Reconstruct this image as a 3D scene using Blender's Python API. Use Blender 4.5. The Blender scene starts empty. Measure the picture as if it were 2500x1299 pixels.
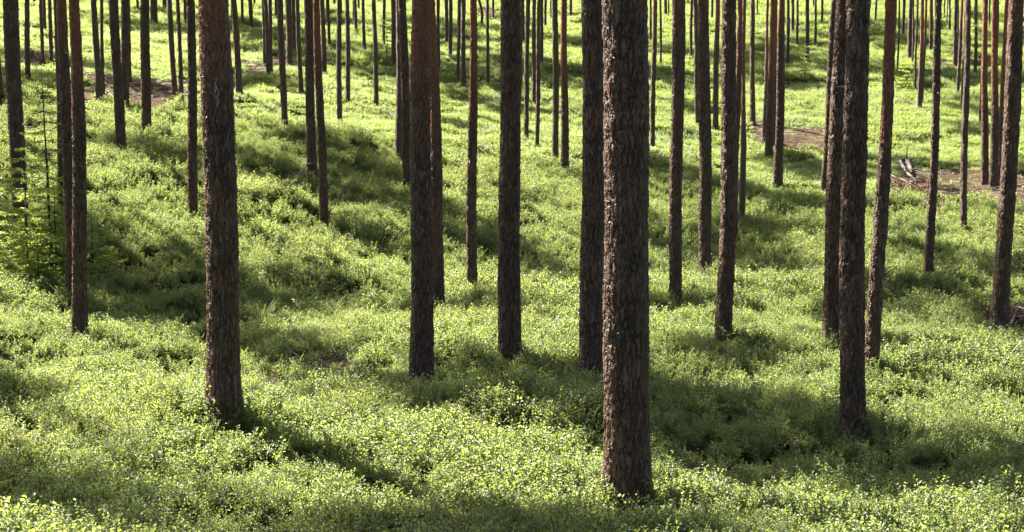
import bpy, math, random
import numpy as np
from mathutils import Vector, Matrix

R = math.radians
rng = np.random.default_rng(7)
random.seed(7)
SC = bpy.context.scene
COL = SC.collection

# ------------------------------------------------------------------ camera model
ZC = 5.0
F = 4000.0                       # focal length in photograph pixels (2500 wide)
PITCH = R(7.6)
FWD = np.array([0, math.cos(PITCH), -math.sin(PITCH)])
UP = np.array([0, math.sin(PITCH), math.cos(PITCH)])


def ray(u, v):
    return FWD + np.array([(u - 1250) / F, 0, 0]) + UP * ((649.5 - v) / F)


# ------------------------------------------------------------------ noise
def vnoise(x, y, seed=0):
    x = np.asarray(x, float); y = np.asarray(y, float)
    xi = np.floor(x).astype(np.int64); yi = np.floor(y).astype(np.int64)
    fx = x - xi; fy = y - yi
    fx = fx * fx * (3 - 2 * fx); fy = fy * fy * (3 - 2 * fy)

    def h(a, b):
        n = (a * 374761393 + b * 668265263 + seed * 974634777) & 0x7fffffff
        n = ((n ^ (n >> 13)) * 1274126177) & 0x7fffffff
        return ((n ^ (n >> 16)) & 0xffff) / 65535.0
    return ((h(xi, yi) * (1 - fx) + h(xi + 1, yi) * fx) * (1 - fy)
            + (h(xi, yi + 1) * (1 - fx) + h(xi + 1, yi + 1) * fx) * fy)


def fbm(x, y, seed=0, octv=3):
    s = 0; a = 0.5; t = 0
    for i in range(octv):
        s = s + a * vnoise(x * 2 ** i, y * 2 ** i, seed + i); t += a; a *= 0.5
    return s / t


# ------------------------------------------------------------------ terrain
VS = [1299, 1000, 900, 800, 700, 600, 500, 400, 300, 200, 100, 0]
COLS = {
    0:    [11.0, 16.0, 19.5, 24.0, 27.3, 29.6, 31.5, 34.2, 39.0, 48.0, 66.0, 98.0],
    625:  [11.1, 16.2, 20.0, 24.6, 28.4, 31.4, 34.4, 38.6, 45.0, 56.5, 77.0, 112.],
    1250: [11.3, 16.5, 20.0, 25.0, 31.0, 35.5, 40.0, 46.0, 54.5, 67.0, 90.0, 128.],
    1875: [11.4, 16.8, 20.5, 25.5, 32.0, 38.0, 44.5, 52.5, 62.0, 76.0, 100., 139.],
    2500: [11.5, 17.0, 21.0, 26.0, 32.0, 38.0, 45.0, 54.0, 64.0, 78.0, 103., 142.],
}
NR, NT = 500, 101
RG = np.geomspace(0.5, 900, NR)
TG = np.linspace(-0.45, 0.45, NT)
tab = []
tcol = []
for u, ds in COLS.items():
    rs = [0.0, 5.0]; zs = [ZC - 1.75, ZC - 2.45]
    for v, d in zip(VS, ds):
        D = ray(u, v)
        rs.append(d); zs.append(ZC + d * D[2] / math.hypot(D[0], D[1]))
    e = ds[-1]; ze = zs[-1]
    rs += [e + 40, e + 90, e + 200, 900]; zs += [ze + 5.0, ze + 9, ze + 11, ze + 12]
    tab.append(np.interp(RG, rs, zs)); tcol.append(math.atan((u - 1250) / F))
tab = np.array(tab)
grid = np.empty((NT, NR))
for j in range(NR):
    grid[:, j] = np.interp(TG, tcol, tab[:, j])


def blur(a, n, ax):
    k = np.exp(-np.linspace(-2, 2, 2 * n + 1) ** 2); k /= k.sum()
    p = [(0, 0), (0, 0)]; p[ax] = (n, n)
    a = np.pad(a, p, mode='edge')
    return np.apply_along_axis(lambda m: np.convolve(m, k, 'valid'), ax, a)


grid = blur(blur(grid, 9, 1), 9, 0)


def hsmooth(x, y):
    x = np.asarray(x, float); y = np.asarray(y, float)
    r = np.clip(np.hypot(x, y), 0.51, 890)
    th = np.clip(np.arctan2(x, y), -0.449, 0.449)
    fr = np.log(r / 0.5) / math.log(900 / 0.5) * (NR - 1)
    ft = (th + 0.45) / 0.9 * (NT - 1)
    i = np.clip(fr.astype(int), 0, NR - 2); j = np.clip(ft.astype(int), 0, NT - 2)
    a = fr - i; b = ft - j
    return ((grid[j, i] * (1 - a) + grid[j, i + 1] * a) * (1 - b)
            + (grid[j + 1, i] * (1 - a) + grid[j + 1, i + 1] * a) * b)


def height(x, y):
    r = np.hypot(x, y)
    bump = (fbm(np.asarray(x) / 2.6 + 50, np.asarray(y) / 2.6 + 50, 3, 2) - 0.5) * 0.5
    bump = bump + (fbm(np.asarray(x) / 0.8 + 90, np.asarray(y) / 0.8 + 20, 9, 2) - 0.5) * 0.24
    return hsmooth(x, y) + bump * np.clip((r - 3) / 6, 0, 1)


def ground(u, v, lift=0.12):
    """world point where the sight line through a photograph pixel meets the ground"""
    D = ray(u, v); hd = math.hypot(D[0], D[1])
    r = np.geomspace(4, 260, 5000)
    X = r * D[0] / hd; Y = r * D[1] / hd; Z = ZC + r * D[2] / hd
    s = Z - height(X, Y) - lift
    k = np.argmax(s < 0)
    if k == 0: k = 4999
    return np.array([X[k], Y[k], Z[k] - lift])


def depth_of(p):
    return float(np.dot(p - np.array([0, 0, ZC]), FWD))


# bare patches of needle litter: pixel centre, half width, half height, strength
BARE_PX = [(330, 190, 160, 40, 1), (420, 215, 60, 22, .9), (640, 160, 80, 24, 1), (790, 905, 125, 34, 1), (650, 935, 70, 22, .8),
           (760, 160, 60, 12, .8), (870, 165, 60, 14, .7), (1910, 325, 110, 32, 1), (2395, 472, 175, 50, 1), (2260, 448, 90, 36, .9),
           (80, 320, 100, 24, 1), (250, 350, 55, 10, .7), (1200, 38, 60, 10, .9), (1390, 40, 50, 7, .8), (1990, 325, 50, 22, .9),
           (2190, 245, 55, 14, .7), (2290, 150, 50, 10, .7), (1735, 85, 40, 9, .6), (2410, 165, 60, 8, .8), (820, 60, 50, 7, .6),
           (1630, 130, 40, 8, .6), (390, 900, 60, 16, .55), (400, 950, 60, 18, .4), (2440, 800, 70, 14, .6), (560, 20, 60, 6, .6),
           (1090, 470, 45, 10, .5), (1800, 30, 70, 7, .6), (660, 30, 50, 8, .7), (2060, 110, 60, 6, .6), (2480, 60, 40, 6, .6),
           (270, 130, 50, 14, .5), (80, 120, 50, 25, .5)]
BARE = []
for (u, v, a, b, s) in BARE_PX:
    c = ground(u, v, 0.05); l = ground(u - a, v, 0.05); n = ground(u, v + b, 0.05); f = ground(u, max(v - b, 1), 0.05)
    BARE.append((c[0], c[1], max(0.3, abs(c[0] - l[0])), max(0.35, abs(f[1] - n[1]) / 2), s))


def bare_mask(x, y):
    m = np.zeros_like(np.asarray(x, float))
    w = (fbm(np.asarray(x) / 0.9, np.asarray(y) / 1.3, 31, 4) - 0.5) * 1.9
    for cx, cy, a, b, s in BARE:
        d = np.sqrt(((x - cx) / a) ** 2 + ((y - cy) / b) ** 2) + w
        m = np.maximum(m, s * np.clip((1.25 - d) / 0.5, 0, 1))
    return m


# ------------------------------------------------------------------ material helpers
def mat(name):
    m = bpy.data.materials.new(name); m.use_nodes = True
    nt = m.node_tree; nt.nodes.clear()
    out = nt.nodes.new('ShaderNodeOutputMaterial')
    return m, nt, out


def N(nt, typ, **kw):
    n = nt.nodes.new(typ)
    for k, v in kw.items():
        if k.startswith('i_'):
            n.inputs[k[2:].replace('_', ' ')].default_value = v
        else:
            setattr(n, k, v)
    return n


def ramp(nt, fac, stops, interp='LINEAR'):
    r = nt.nodes.new('ShaderNodeValToRGB'); r.color_ramp.interpolation = interp
    e = r.color_ramp.elements
    while len(e) < len(stops): e.new(0.5)
    for el, (p, c) in zip(e, stops):
        el.position = p
        el.color = (c[0], c[1], c[2], 1) if hasattr(c, '__len__') else (c, c, c, 1)
    nt.links.new(fac, r.inputs['Fac'])
    return r.outputs['Color']


def mix(nt, fac, a, b, typ='MIX'):
    m = nt.nodes.new('ShaderNodeMix'); m.data_type = 'RGBA'; m.blend_type = typ
    for s, val in ((m.inputs[0], fac), (m.inputs[6], a), (m.inputs[7], b)):
        if isinstance(val, bpy.types.NodeSocket): nt.links.new(val, s)
        elif hasattr(val, '__len__'): s.default_value = (*val, 1)
        else: s.default_value = val
    return m.outputs[2]


def mth(nt, op, a, b=None, c=None):
    m = nt.nodes.new('ShaderNodeMath'); m.operation = op
    for s, val in zip(m.inputs, (a, b, c)):
        if val is None: continue
        if isinstance(val, bpy.types.NodeSocket): nt.links.new(val, s)
        else: s.default_value = val
    return m.outputs[0]


def bark_material(name, disp, crack):
    m, nt, out = mat(name); L = nt.links
    tc = N(nt, 'ShaderNodeTexCoord'); oi = N(nt, 'ShaderNodeObjectInfo')
    off = N(nt, 'ShaderNodeVectorMath', operation='SCALE'); off.inputs[0].default_value = (17, 31, 23)
    L.new(oi.outputs['Random'], off.inputs['Scale'])
    add = N(nt, 'ShaderNodeVectorMath', operation='ADD')
    L.new(tc.outputs['Object'], add.inputs[0]); L.new(off.outputs[0], add.inputs[1])
    P = add.outputs[0]
    # warped coordinates
    def warp(src, scale, amt, det=3.0):
        nz = N(nt, 'ShaderNodeTexNoise', i_Scale=scale, i_Detail=det); L.new(src, nz.inputs['Vector'])
        sb = N(nt, 'ShaderNodeVectorMath', operation='SUBTRACT'); L.new(nz.outputs['Color'], sb.inputs[0]); sb.inputs[1].default_value = (.5, .5, .5)
        sc = N(nt, 'ShaderNodeVectorMath', operation='SCALE'); sc.inputs['Scale'].default_value = amt; L.new(sb.outputs[0], sc.inputs[0])
        a2 = N(nt, 'ShaderNodeVectorMath', operation='ADD'); L.new(src, a2.inputs[0]); L.new(sc.outputs[0], a2.inputs[1])
        return a2.outputs[0]
    W = warp(warp(P, 5.0, .10), 26.0, .03)
    mp = N(nt, 'ShaderNodeMapping'); mp.inputs['Scale'].default_value = (1, 1, 0.17); L.new(W, mp.inputs['Vector'])
    vo = N(nt, 'ShaderNodeTexVoronoi', feature='DISTANCE_TO_EDGE', i_Scale=27.0, i_Randomness=1.0); L.new(mp.outputs[0], vo.inputs['Vector'])
    vc = N(nt, 'ShaderNodeTexVoronoi', feature='F1', i_Scale=27.0); L.new(mp.outputs[0], vc.inputs['Vector'])
    mp2 = N(nt, 'ShaderNodeMapping'); mp2.inputs['Scale'].default_value = (1, 1, 0.25); L.new(W, mp2.inputs['Vector'])
    v2 = N(nt, 'ShaderNodeTexVoronoi', feature='DISTANCE_TO_EDGE', i_Scale=62.0); L.new(mp2.outputs[0], v2.inputs['Vector'])
    v3 = N(nt, 'ShaderNodeTexVoronoi', feature='F1', i_Scale=62.0); L.new(mp2.outputs[0], v3.inputs['Vector'])
    fn = N(nt, 'ShaderNodeTexNoise', i_Scale=55.0, i_Detail=5.0, i_Roughness=.7); L.new(mp2.outputs[0], fn.inputs['Vector'])
    big = N(nt, 'ShaderNodeTexNoise', i_Scale=3.0, i_Detail=3.0); L.new(P, big.inputs['Vector'])
    fl3 = N(nt, 'ShaderNodeSeparateColor'); L.new(v3.outputs['Color'], fl3.inputs[0])
    plate = ramp(nt, vo.outputs['Distance'], [(0.0, 0.0), (0.06, .25), (0.2, .8), (0.45, 1.0)])
    # cracks fade in and out along the stem
    cm = ramp(nt, N_noise(nt, W, 7.0, 3.0), [(.35, crack * .45), (.62, crack)])
    plate = mth(nt, 'SUBTRACT', 1.0, mth(nt, 'MULTIPLY', cm, mth(nt, 'SUBTRACT', 1.0, plate)))
    flake = ramp(nt, v2.outputs['Distance'], [(0.0, 0.0), (0.12, .7), (.3, 1.0)])
    red = N(nt, 'ShaderNodeAttribute', attribute_name='redness').outputs['Fac']
    rn = mth(nt, 'ADD', red, mth(nt, 'MULTIPLY', mth(nt, 'SUBTRACT', big.outputs['Fac'], .5), .7))
    rn = mth(nt, 'MAXIMUM', mth(nt, 'MINIMUM', rn, 1.0), 0.0)
    # colour
    cell = N(nt, 'ShaderNodeSeparateColor'); L.new(vc.outputs['Color'], cell.inputs[0])
    low = ramp(nt, mth(nt, 'ADD', mth(nt, 'ADD', mth(nt, 'MULTIPLY', cell.outputs[0], .2), mth(nt, 'MULTIPLY', fl3.outputs[0], .3)), mth(nt, 'MULTIPLY', fn.outputs['Fac'], .5)),
               [(0.2, (.052, .026, .014)), (0.45, (.102, .054, .030)), (0.65, (.16, .092, .054)), (0.9, (.28, .19, .125))])
    low = mix(nt, plate, (.018, .009, .006), low)
    lich = ramp(nt, N_noise(nt, P, 9.0, 6.0), [(0.60, 0.0), (0.70, .5)])
    low = mix(nt, lich, low, (.17, .145, .11))
    hi = ramp(nt, fn.outputs['Fac'], [(0.25, (.17, .050, .017)), (0.5, (.31, .098, .032)), (0.75, (.44, .175, .065))])
    hi = mix(nt, flake, (.09, .034, .017), hi)
    colr = mix(nt, rn, low, hi)
    bs = N(nt, 'ShaderNodeBsdfPrincipled', i_Roughness=.52); bs.inputs['Specular IOR Level'].default_value = .5
    L.new(colr, bs.inputs['Base Color'])
    # relief
    hl = mth(nt, 'ADD', mth(nt, 'MULTIPLY', plate, .7), mth(nt, 'MULTIPLY', mth(nt, 'MULTIPLY', flake, mth(nt, 'ADD', fl3.outputs[1], .3)), .3))
    hl = mth(nt, 'ADD', hl, mth(nt, 'MULTIPLY', fn.outputs['Fac'], .28))
    hh = mth(nt, 'ADD', mth(nt, 'MULTIPLY', mth(nt, 'MULTIPLY', flake, mth(nt, 'ADD', fl3.outputs[1], .2)), .35), mth(nt, 'MULTIPLY', fn.outputs['Fac'], .4))
    hm = N(nt, 'ShaderNodeMix'); L.new(rn, hm.inputs[0]); L.new(hl, hm.inputs[2]); L.new(hh, hm.inputs[3])
    dp = N(nt, 'ShaderNodeDisplacement'); dp.inputs['Midlevel'].default_value = .75; dp.inputs['Scale'].default_value = disp
    L.new(hm.outputs[0], dp.inputs['Height'])
    L.new(bs.outputs[0], out.inputs['Surface']); L.new(dp.outputs[0], out.inputs['Displacement'])
    m.displacement_method = 'BOTH'
    return m


def N_noise(nt, vec, scale, detail):
    n = N(nt, 'ShaderNodeTexNoise', i_Scale=scale, i_Detail=detail, i_Roughness=.6)
    nt.links.new(vec, n.inputs['Vector'])
    return n.outputs['Fac']


def leaf_material(name, refl, trans, dark, spec=.5, rough=.38, tmix=.5, var=.35):
    m, nt, out = mat(name); L = nt.links
    oi = N(nt, 'ShaderNodeObjectInfo')
    lf = N(nt, 'ShaderNodeAttribute', attribute_name='leafvar').outputs['Fac']
    geo = N(nt, 'ShaderNodeNewGeometry')
    pn = N_noise(nt, geo.outputs['Position'], .55, 3.0)
    k = mth(nt, 'ADD', mth(nt, 'MULTIPLY', lf, .55), mth(nt, 'ADD', mth(nt, 'MULTIPLY', oi.outputs['Random'], .25), mth(nt, 'MULTIPLY', pn, .3)))
    c1 = mix(nt, k, dark, refl)
    c2 = mix(nt, k, tuple(x * (1 - var) for x in trans), trans)
    oliv = ramp(nt, N_noise(nt, geo.outputs['Position'], .42, 4.0), [(.52, 0.0), (.70, .4)])
    c1 = mix(nt, oliv, c1, tuple(x * y for x, y in zip(refl, (1.1, .82, .8)))); c2 = mix(nt, oliv, c2, tuple(x * y for x, y in zip(trans, (.92, .72, .8))))
    rare = mth(nt, 'GREATER_THAN', lf, .985)
    c1 = mix(nt, rare, c1, (.16, .10, .02)); c2 = mix(nt, rare, c2, (.42, .25, .03))
    bs = N(nt, 'ShaderNodeBsdfPrincipled', i_Roughness=rough); bs.inputs['Specular IOR Level'].default_value = spec
    L.new(c1, bs.inputs['Base Color'])
    tr = N(nt, 'ShaderNodeBsdfTranslucent'); L.new(c2, tr.inputs['Color'])
    mx = N(nt, 'ShaderNodeMixShader'); mx.inputs[0].default_value = tmix
    L.new(bs.outputs[0], mx.inputs[1]); L.new(tr.outputs[0], mx.inputs[2]); L.new(mx.outputs[0], out.inputs['Surface'])
    return m


def plain(name, ca, cb, scale=30, rough=.8, bump=.0):
    m, nt, out = mat(name); L = nt.links
    tc = N(nt, 'ShaderNodeTexCoord')
    f = N_noise(nt, tc.outputs['Object'], scale, 5.0)
    bs = N(nt, 'ShaderNodeBsdfPrincipled', i_Roughness=rough); bs.inputs['Specular IOR Level'].default_value = .3
    L.new(ramp(nt, f, [(.3, ca), (.7, cb)]), bs.inputs['Base Color'])
    if bump:
        b = N(nt, 'ShaderNodeBump', i_Strength=.8, i_Distance=bump); L.new(f, b.inputs['Height']); L.new(b.outputs[0], bs.inputs['Normal'])
    L.new(bs.outputs[0], out.inputs['Surface'])
    return m


def ground_material():
    m, nt, out = mat('forest_floor'); L = nt.links
    geo = N(nt, 'ShaderNodeNewGeometry'); P = geo.outputs['Position']
    a = N_noise(nt, P, 7.0, 6.0); b = N_noise(nt, P, 55.0, 5.0); c = N_noise(nt, P, .9, 4.0)
    moss = ramp(nt, a, [(.3, (.013, .017, .004)), (.6, (.034, .036, .008)), (.8, (.055, .040, .014))])
    lit = ramp(nt, b, [(.25, (.030, .019, .010)), (.5, (.088, .058, .034)), (.72, (.22, .155, .095))])
    lit = mix(nt, ramp(nt, a, [(.35, 0.0), (.65, .6)]), lit, (.036, .024, .012))
    bare = N(nt, 'ShaderNodeAttribute', attribute_name='bare').outputs['Fac']
    k = mth(nt, 'ADD', bare, mth(nt, 'MULTIPLY', mth(nt, 'SUBTRACT', c, .5), .5))
    k = ramp(nt, k, [(.2, 0.0), (.55, 1.0)])
    bs = N(nt, 'ShaderNodeBsdfPrincipled', i_Roughness=.95); bs.inputs['Specular IOR Level'].default_value = .05
    L.new(mix(nt, k, moss, lit), bs.inputs['Base Color'])
    bp = N(nt, 'ShaderNodeBump', i_Strength=.9, i_Distance=.04)
    L.new(mth(nt, 'ADD', b, mth(nt, 'MULTIPLY', a, 1.5)), bp.inputs['Height']); L.new(bp.outputs[0], bs.inputs['Normal'])
    L.new(bs.outputs[0], out.inputs['Surface'])
    return m


M_BARK = bark_material('pine_bark_near', .026, 1.0)
M_BARKF = bark_material('pine_bark_far', .032, .8)
M_GROUND = ground_material()
M_LEAF = leaf_material('bilberry_leaf', (.132, .190, .060), (.43, .53, .10), (.034, .064, .016), spec=.9, rough=.49, tmix=.47)
M_STEM = plain('bilberry_stem', (.05, .06, .015), (.12, .10, .04), 40)
M_NEEDLE = leaf_material('pine_needles', (.06, .10, .03), (.08, .13, .02), (.03, .055, .018), spec=.4, rough=.45, tmix=.3)
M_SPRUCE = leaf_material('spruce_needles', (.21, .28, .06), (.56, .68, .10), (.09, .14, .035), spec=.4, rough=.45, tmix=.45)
M_LIMB = plain('pine_limb', (.14, .06, .03), (.27, .12, .055), 25)
M_TWIG = plain('spruce_stem', (.035, .025, .018), (.08, .058, .04), 30)
M_DEAD = plain('weathered_wood', (.15, .115, .085), (.42, .35, .28), 14, bump=.01)
M_DEADD = plain('dead_branch_bark', (.06, .045, .035), (.17, .135, .11), 20, bump=.01)
M_BROWNN = leaf_material('dead_needles', (.26, .17, .11), (.30, .19, .10), (.13, .08, .05), spec=.2, rough=.6, tmix=.3)
M_GRASS = leaf_material('grass_blade', (.16, .25, .05), (.42, .55, .12), (.09, .15, .03), spec=.5, rough=.4, tmix=.45)
M_BIRCH = leaf_material('birch_leaf', (.20, .26, .05), (.60, .68, .12), (.14, .20, .04), spec=.5, rough=.4, tmix=.5)


# ------------------------------------------------------------------ mesh builder
class MB:
    def __init__(s):
        s.v = []; s.f = []; s.m = []; s.a = []

    def tri_strip(s): pass

    def tube(s, pts, rad, n=6, m=0, cap=True):
        pts = [np.asarray(p, float) for p in pts]
        if not hasattr(rad, '__len__'): rad = [rad] * len(pts)
        base = len(s.v); ref = np.array([.31, .17, .93])
        for i, p in enumerate(pts):
            t = pts[min(i + 1, len(pts) - 1)] - pts[max(i - 1, 0)]
            t = t / (np.linalg.norm(t) + 1e-9)
            if i == 0:
                if abs(t @ ref) > .9: ref = np.array([1., .1, 0])
                x = np.cross(t, ref)
            else:
                x = x - t * (x @ t)
            x = x / (np.linalg.norm(x) + 1e-9); y = np.cross(t, x)
            for k in range(n):
                a = 2 * math.pi * k / n
                s.v.append(p + (x * math.cos(a) + y * math.sin(a)) * rad[i]); s.a.append(.5)
        for i in range(len(pts) - 1):
            for k in range(n):
                a = base + i * n + k; b = base + i * n + (k + 1) % n
                s.f.append((a, b, b + n, a + n)); s.m.append(m)
        if cap:
            s.f.append(tuple(base + k for k in range(n))[::-1]); s.m.append(m)
            e = base + (len(pts) - 1) * n
            s.f.append(tuple(e + k for k in range(n))); s.m.append(m)

    def leaf(s, p, d, nrm, ln, wd, m=0, var=.5, fold=.18):
        d = d / (np.linalg.norm(d) + 1e-9)
        sd = np.cross(d, nrm); sd = sd / (np.linalg.norm(sd) + 1e-9); up = np.cross(sd, d)
        b = len(s.v); w = wd / 2
        s.v += [p, p + d * ln * .35 + sd * w + up * w * fold * 2, p + d * ln * .75 + sd * w * .72 + up * w * fold,
                p + d * ln - up * ln * .08, p + d * ln * .75 - sd * w * .72 + up * w * fold, p + d * ln * .35 - sd * w + up * w * fold * 2]
        s.a += [var] * 6
        s.f += [(b, b + 1, b + 2, b + 3), (b, b + 3, b + 4, b + 5)]; s.m += [m, m]

    def blade(s, p, d, nrm, ln, wd, m=0, var=.5):
        d = d / (np.linalg.norm(d) + 1e-9)
        sd = np.cross(d, nrm); sd = sd / (np.linalg.norm(sd) + 1e-9) * wd / 2
        b = len(s.v)
        s.v += [p - sd * .6, p + sd * .6, p + d * ln * .6 + sd, p + d * ln, p + d * ln * .6 - sd]; s.a += [var] * 5
        s.f.append((b, b + 1, b + 2, b + 3, b + 4)); s.m.append(m)

    def mesh(s, name, mats, smooth=False):
        me = bpy.data.meshes.new(name)
        me.from_pydata([tuple(x) for x in s.v], [], s.f)
        for mm in mats: me.materials.append(mm)
        me.polygons.foreach_set('material_index', s.m)
        if smooth: me.polygons.foreach_set('use_smooth', [True] * len(s.f))
        at = me.attributes.new('leafvar', 'FLOAT', 'POINT'); at.data.foreach_set('value', np.asarray(s.a, np.float32))
        me.update()
        return me


def link(name, me, parent=None, loc=(0, 0, 0)):
    o = bpy.data.objects.new(name, me); COL.objects.link(o)
    o.location = loc
    if parent is not None: o.parent = parent
    return o


def empty(name, loc):
    o = bpy.data.objects.new(name, None); COL.objects.link(o); o.location = loc; o.empty_display_size = .3
    return o


def tag(o, label, cat, group=None, kind=None):
    o['label'] = label; o['category'] = cat
    if group: o['group'] = group
    if kind: o['kind'] = kind
    return o


def rv(s=1.0):
    return rng.normal(0, s, 3)


# ------------------------------------------------------------------ ground sheet
def build_ground():
    rr = np.concatenate([np.linspace(0.6, 10, 20), np.geomspace(10.3, 160, 330)[0:], np.geomspace(170, 880, 14)])
    th = np.concatenate([np.linspace(-math.pi, -.48, 40)[:-1], np.linspace(-.48, .48, 220), np.linspace(.48, math.pi, 40)[1:-1]])
    T, RR = np.meshgrid(th, rr)
    X = RR * np.sin(T); Y = RR * np.cos(T); Z = height(X, Y)
    bm = bare_mask(X.ravel(), Y.ravel())
    v = np.stack([X.ravel(), Y.ravel(), Z.ravel()], 1)
    nt, nr = len(th), len(rr)
    i = np.arange(nr - 1)[:, None] * nt; j = np.arange(nt)[None, :]; j2 = (j + 1) % nt
    f = np.stack([(i + j), (i + nt + j), (i + nt + j2), (i + j2)], -1).reshape(-1, 4)
    c = len(v); v = np.vstack([v, [[0, 0, ZC - 1.75]]]); bm = np.append(bm, 0)
    faces = [tuple(x) for x in f.tolist()] + [(c, k, (k + 1) % nt) for k in range(nt)]
    me = bpy.data.meshes.new('ground'); me.from_pydata(v.tolist(), [], faces)
    me.polygons.foreach_set('use_smooth', [True] * len(faces))
    at = me.attributes.new('bare', 'FLOAT', 'POINT'); at.data.foreach_set('value', bm.astype(np.float32))
    me.materials.append(M_GROUND); me.update()
    o = link('ground', me); o['kind'] = 'structure'
    return o


build_ground()

# ------------------------------------------------------------------ pine crowns (shared meshes)
def crown_mesh(k):
    mb = MB(); H = 7.5
    nb = 30 + k % 3 * 3
    mb.tube([(0, 0, 0), (.05, .03, H * .5), (0, .06, H)], [.085, .06, .015], 6, 0)
    for i in range(nb):
        t = (i + rng.uniform(0, .8)) / nb
        z = H * (t ** .9) * .97
        a = i * 2.4 + rng.uniform(-.5, .5)
        ln = (1.15 + 1.25 * math.sin(math.pi * min(1, .25 + t * .8)) ** 1.1) * rng.uniform(.65, 1.15)
        if t > .85: ln *= .6
        d = np.array([math.cos(a), math.sin(a), rng.uniform(.0, .55)])
        p0 = np.array([0, 0, z]); p1 = p0 + d * ln * .5; p2 = p1 + (d + np.array([0, 0, .25])) * ln * .5
        mb.tube([p0, p1, p2], [.035, .022, .008], 4, 0, False)
        for q in range(int(5 + ln * 4)):
            s = rng.uniform(.35, 1.05)
            c = p0 + (p2 - p0) * s + rv(.22) * np.array([1, 1, .6])
            mb.tube([p0 + (p2 - p0) * max(.2, s - .2), c], [.01, .005], 3, 0, False)
            va = rng.uniform(0, .95)
            for w in range(26):
                dd = rv(1.0); dd[2] = abs(dd[2]) * .8
                mb.blade(c + rv(.11), dd, rv(1), rng.uniform(.14, .26), rng.uniform(.04, .07), 1, va)
    return mb.mesh('crown', [M_LIMB, M_NEEDLE])


CROWNS = [crown_mesh(k) for k in range(5)]


def trunk_mesh(r0, r1, H1, dx, dy, Htop, h0, lod, bow=0.0, off=0.0):
    if lod == 0:
        n = 120; hs = np.concatenate([np.arange(-.35, H1 + .6, .022), np.linspace(H1 + .7, Htop, 16)])
    elif lod == 1:
        n = 72; hs = np.concatenate([np.arange(-.3, H1 + .8, .04), np.linspace(H1 + 1, Htop, 14)])
    else:
        n = 18; hs = np.concatenate([np.arange(-.2, H1 + 1.5, .15), np.linspace(H1 + 2, Htop, 12)])
    hp = np.maximum(hs, 0)
    low = r0 + (r1 - r0) * np.minimum(hp / H1, 1)
    up = np.clip((Htop - hp) / max(Htop - H1, .1), 0, 1)
    rad = np.where(hp <= H1, low, .03 + (r1 - .03) * up ** .8)
    rad = rad + r0 * (.46 if lod == 0 else .30) * np.exp(-np.maximum(hs, -.1) / (.10 + .65 * r0))
    # axis: follows the lean seen in the photograph, straightening above it
    s = hp / H1
    e = np.where(s <= 1, s, 1 + (1 - np.exp(-(s - 1) * H1 / 3.5)) * 3.5 / H1)
    ph = rng.uniform(0, 6.28, 4)
    wob = .018 * np.clip(hp / 2, 0, 1)
    ax = dx * e + wob * np.sin(hp * 1.1 + ph[0]) + bow * np.sin(np.pi * np.clip(s, 0, 1))
    ay = dy * e + wob * np.sin(hp * .9 + ph[1])
    bend = off * np.clip((hp - max(H1, 4.5)) / max(Htop * .75 - max(H1, 4.5), 1), 0, 1) ** 1.5
    ax = ax + bend * PERP[0]; ay = ay + bend * PERP[1]
    rad = rad * (1 + .035 * np.sin(hp * 3.1 + ph[1]) * np.sin(hp * 1.3 + ph[2]))
    th = np.arange(n) / n * 2 * math.pi
    lob = 1 + (.05 * np.sin(3 * th + ph[2]) + .035 * np.sin(5 * th + ph[3]))[None, :] * (.35 + np.exp(-np.maximum(hs, 0) / .35))[:, None]
    RX = rad[:, None] * lob
    X = ax[:, None] + RX * np.cos(th); Y = ay[:, None] + RX * np.sin(th); Z = np.repeat(hs[:, None], n, 1)
    nr = len(hs)
    i = np.arange(nr - 1)[:, None] * n; j = np.arange(n)[None, :]; j2 = (j + 1) % n
    f = np.stack([i + j, i + j2, i + n + j2, i + n + j], -1).reshape(-1, 4)
    me = bpy.data.meshes.new('trunk')
    me.from_pydata(np.stack([X.ravel(), Y.ravel(), Z.ravel()], 1).tolist(), [], f.tolist())
    me.polygons.foreach_set('use_smooth', [True] * len(f))
    red = np.clip((hp - h0) / 2.6, 0, 1); red = red * red * (3 - 2 * red)
    at = me.attributes.new('redness', 'FLOAT', 'POINT'); at.data.foreach_set('value', np.repeat(red, n).astype(np.float32))
    me.materials.append(M_BARK if lod == 0 else M_BARKF); me.update()
    ztop = Htop
    return me, (lambda h: np.array([np.interp(h, hs, ax), np.interp(h, hs, ay), h])), (lambda h: np.interp(h, hs, rad))


def stub(parent, axis, rad, h, ang, ln, droop, r=.012, name='dead_branch'):
    mb = MB(); c = axis(h); d = np.array([math.cos(ang), math.sin(ang), 0])
    p = c + d * rad(h) * .9
    pts = [p]
    for i in range(3):
        p = p + (d + np.array([0, 0, droop]) + rv(.12)) * ln / 3; pts.append(p)
    mb.tube(pts, [r, r * .8, r * .6, r * .35], 5, 0)
    return link(name, mb.mesh(name, [M_DEAD]), parent)


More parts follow.
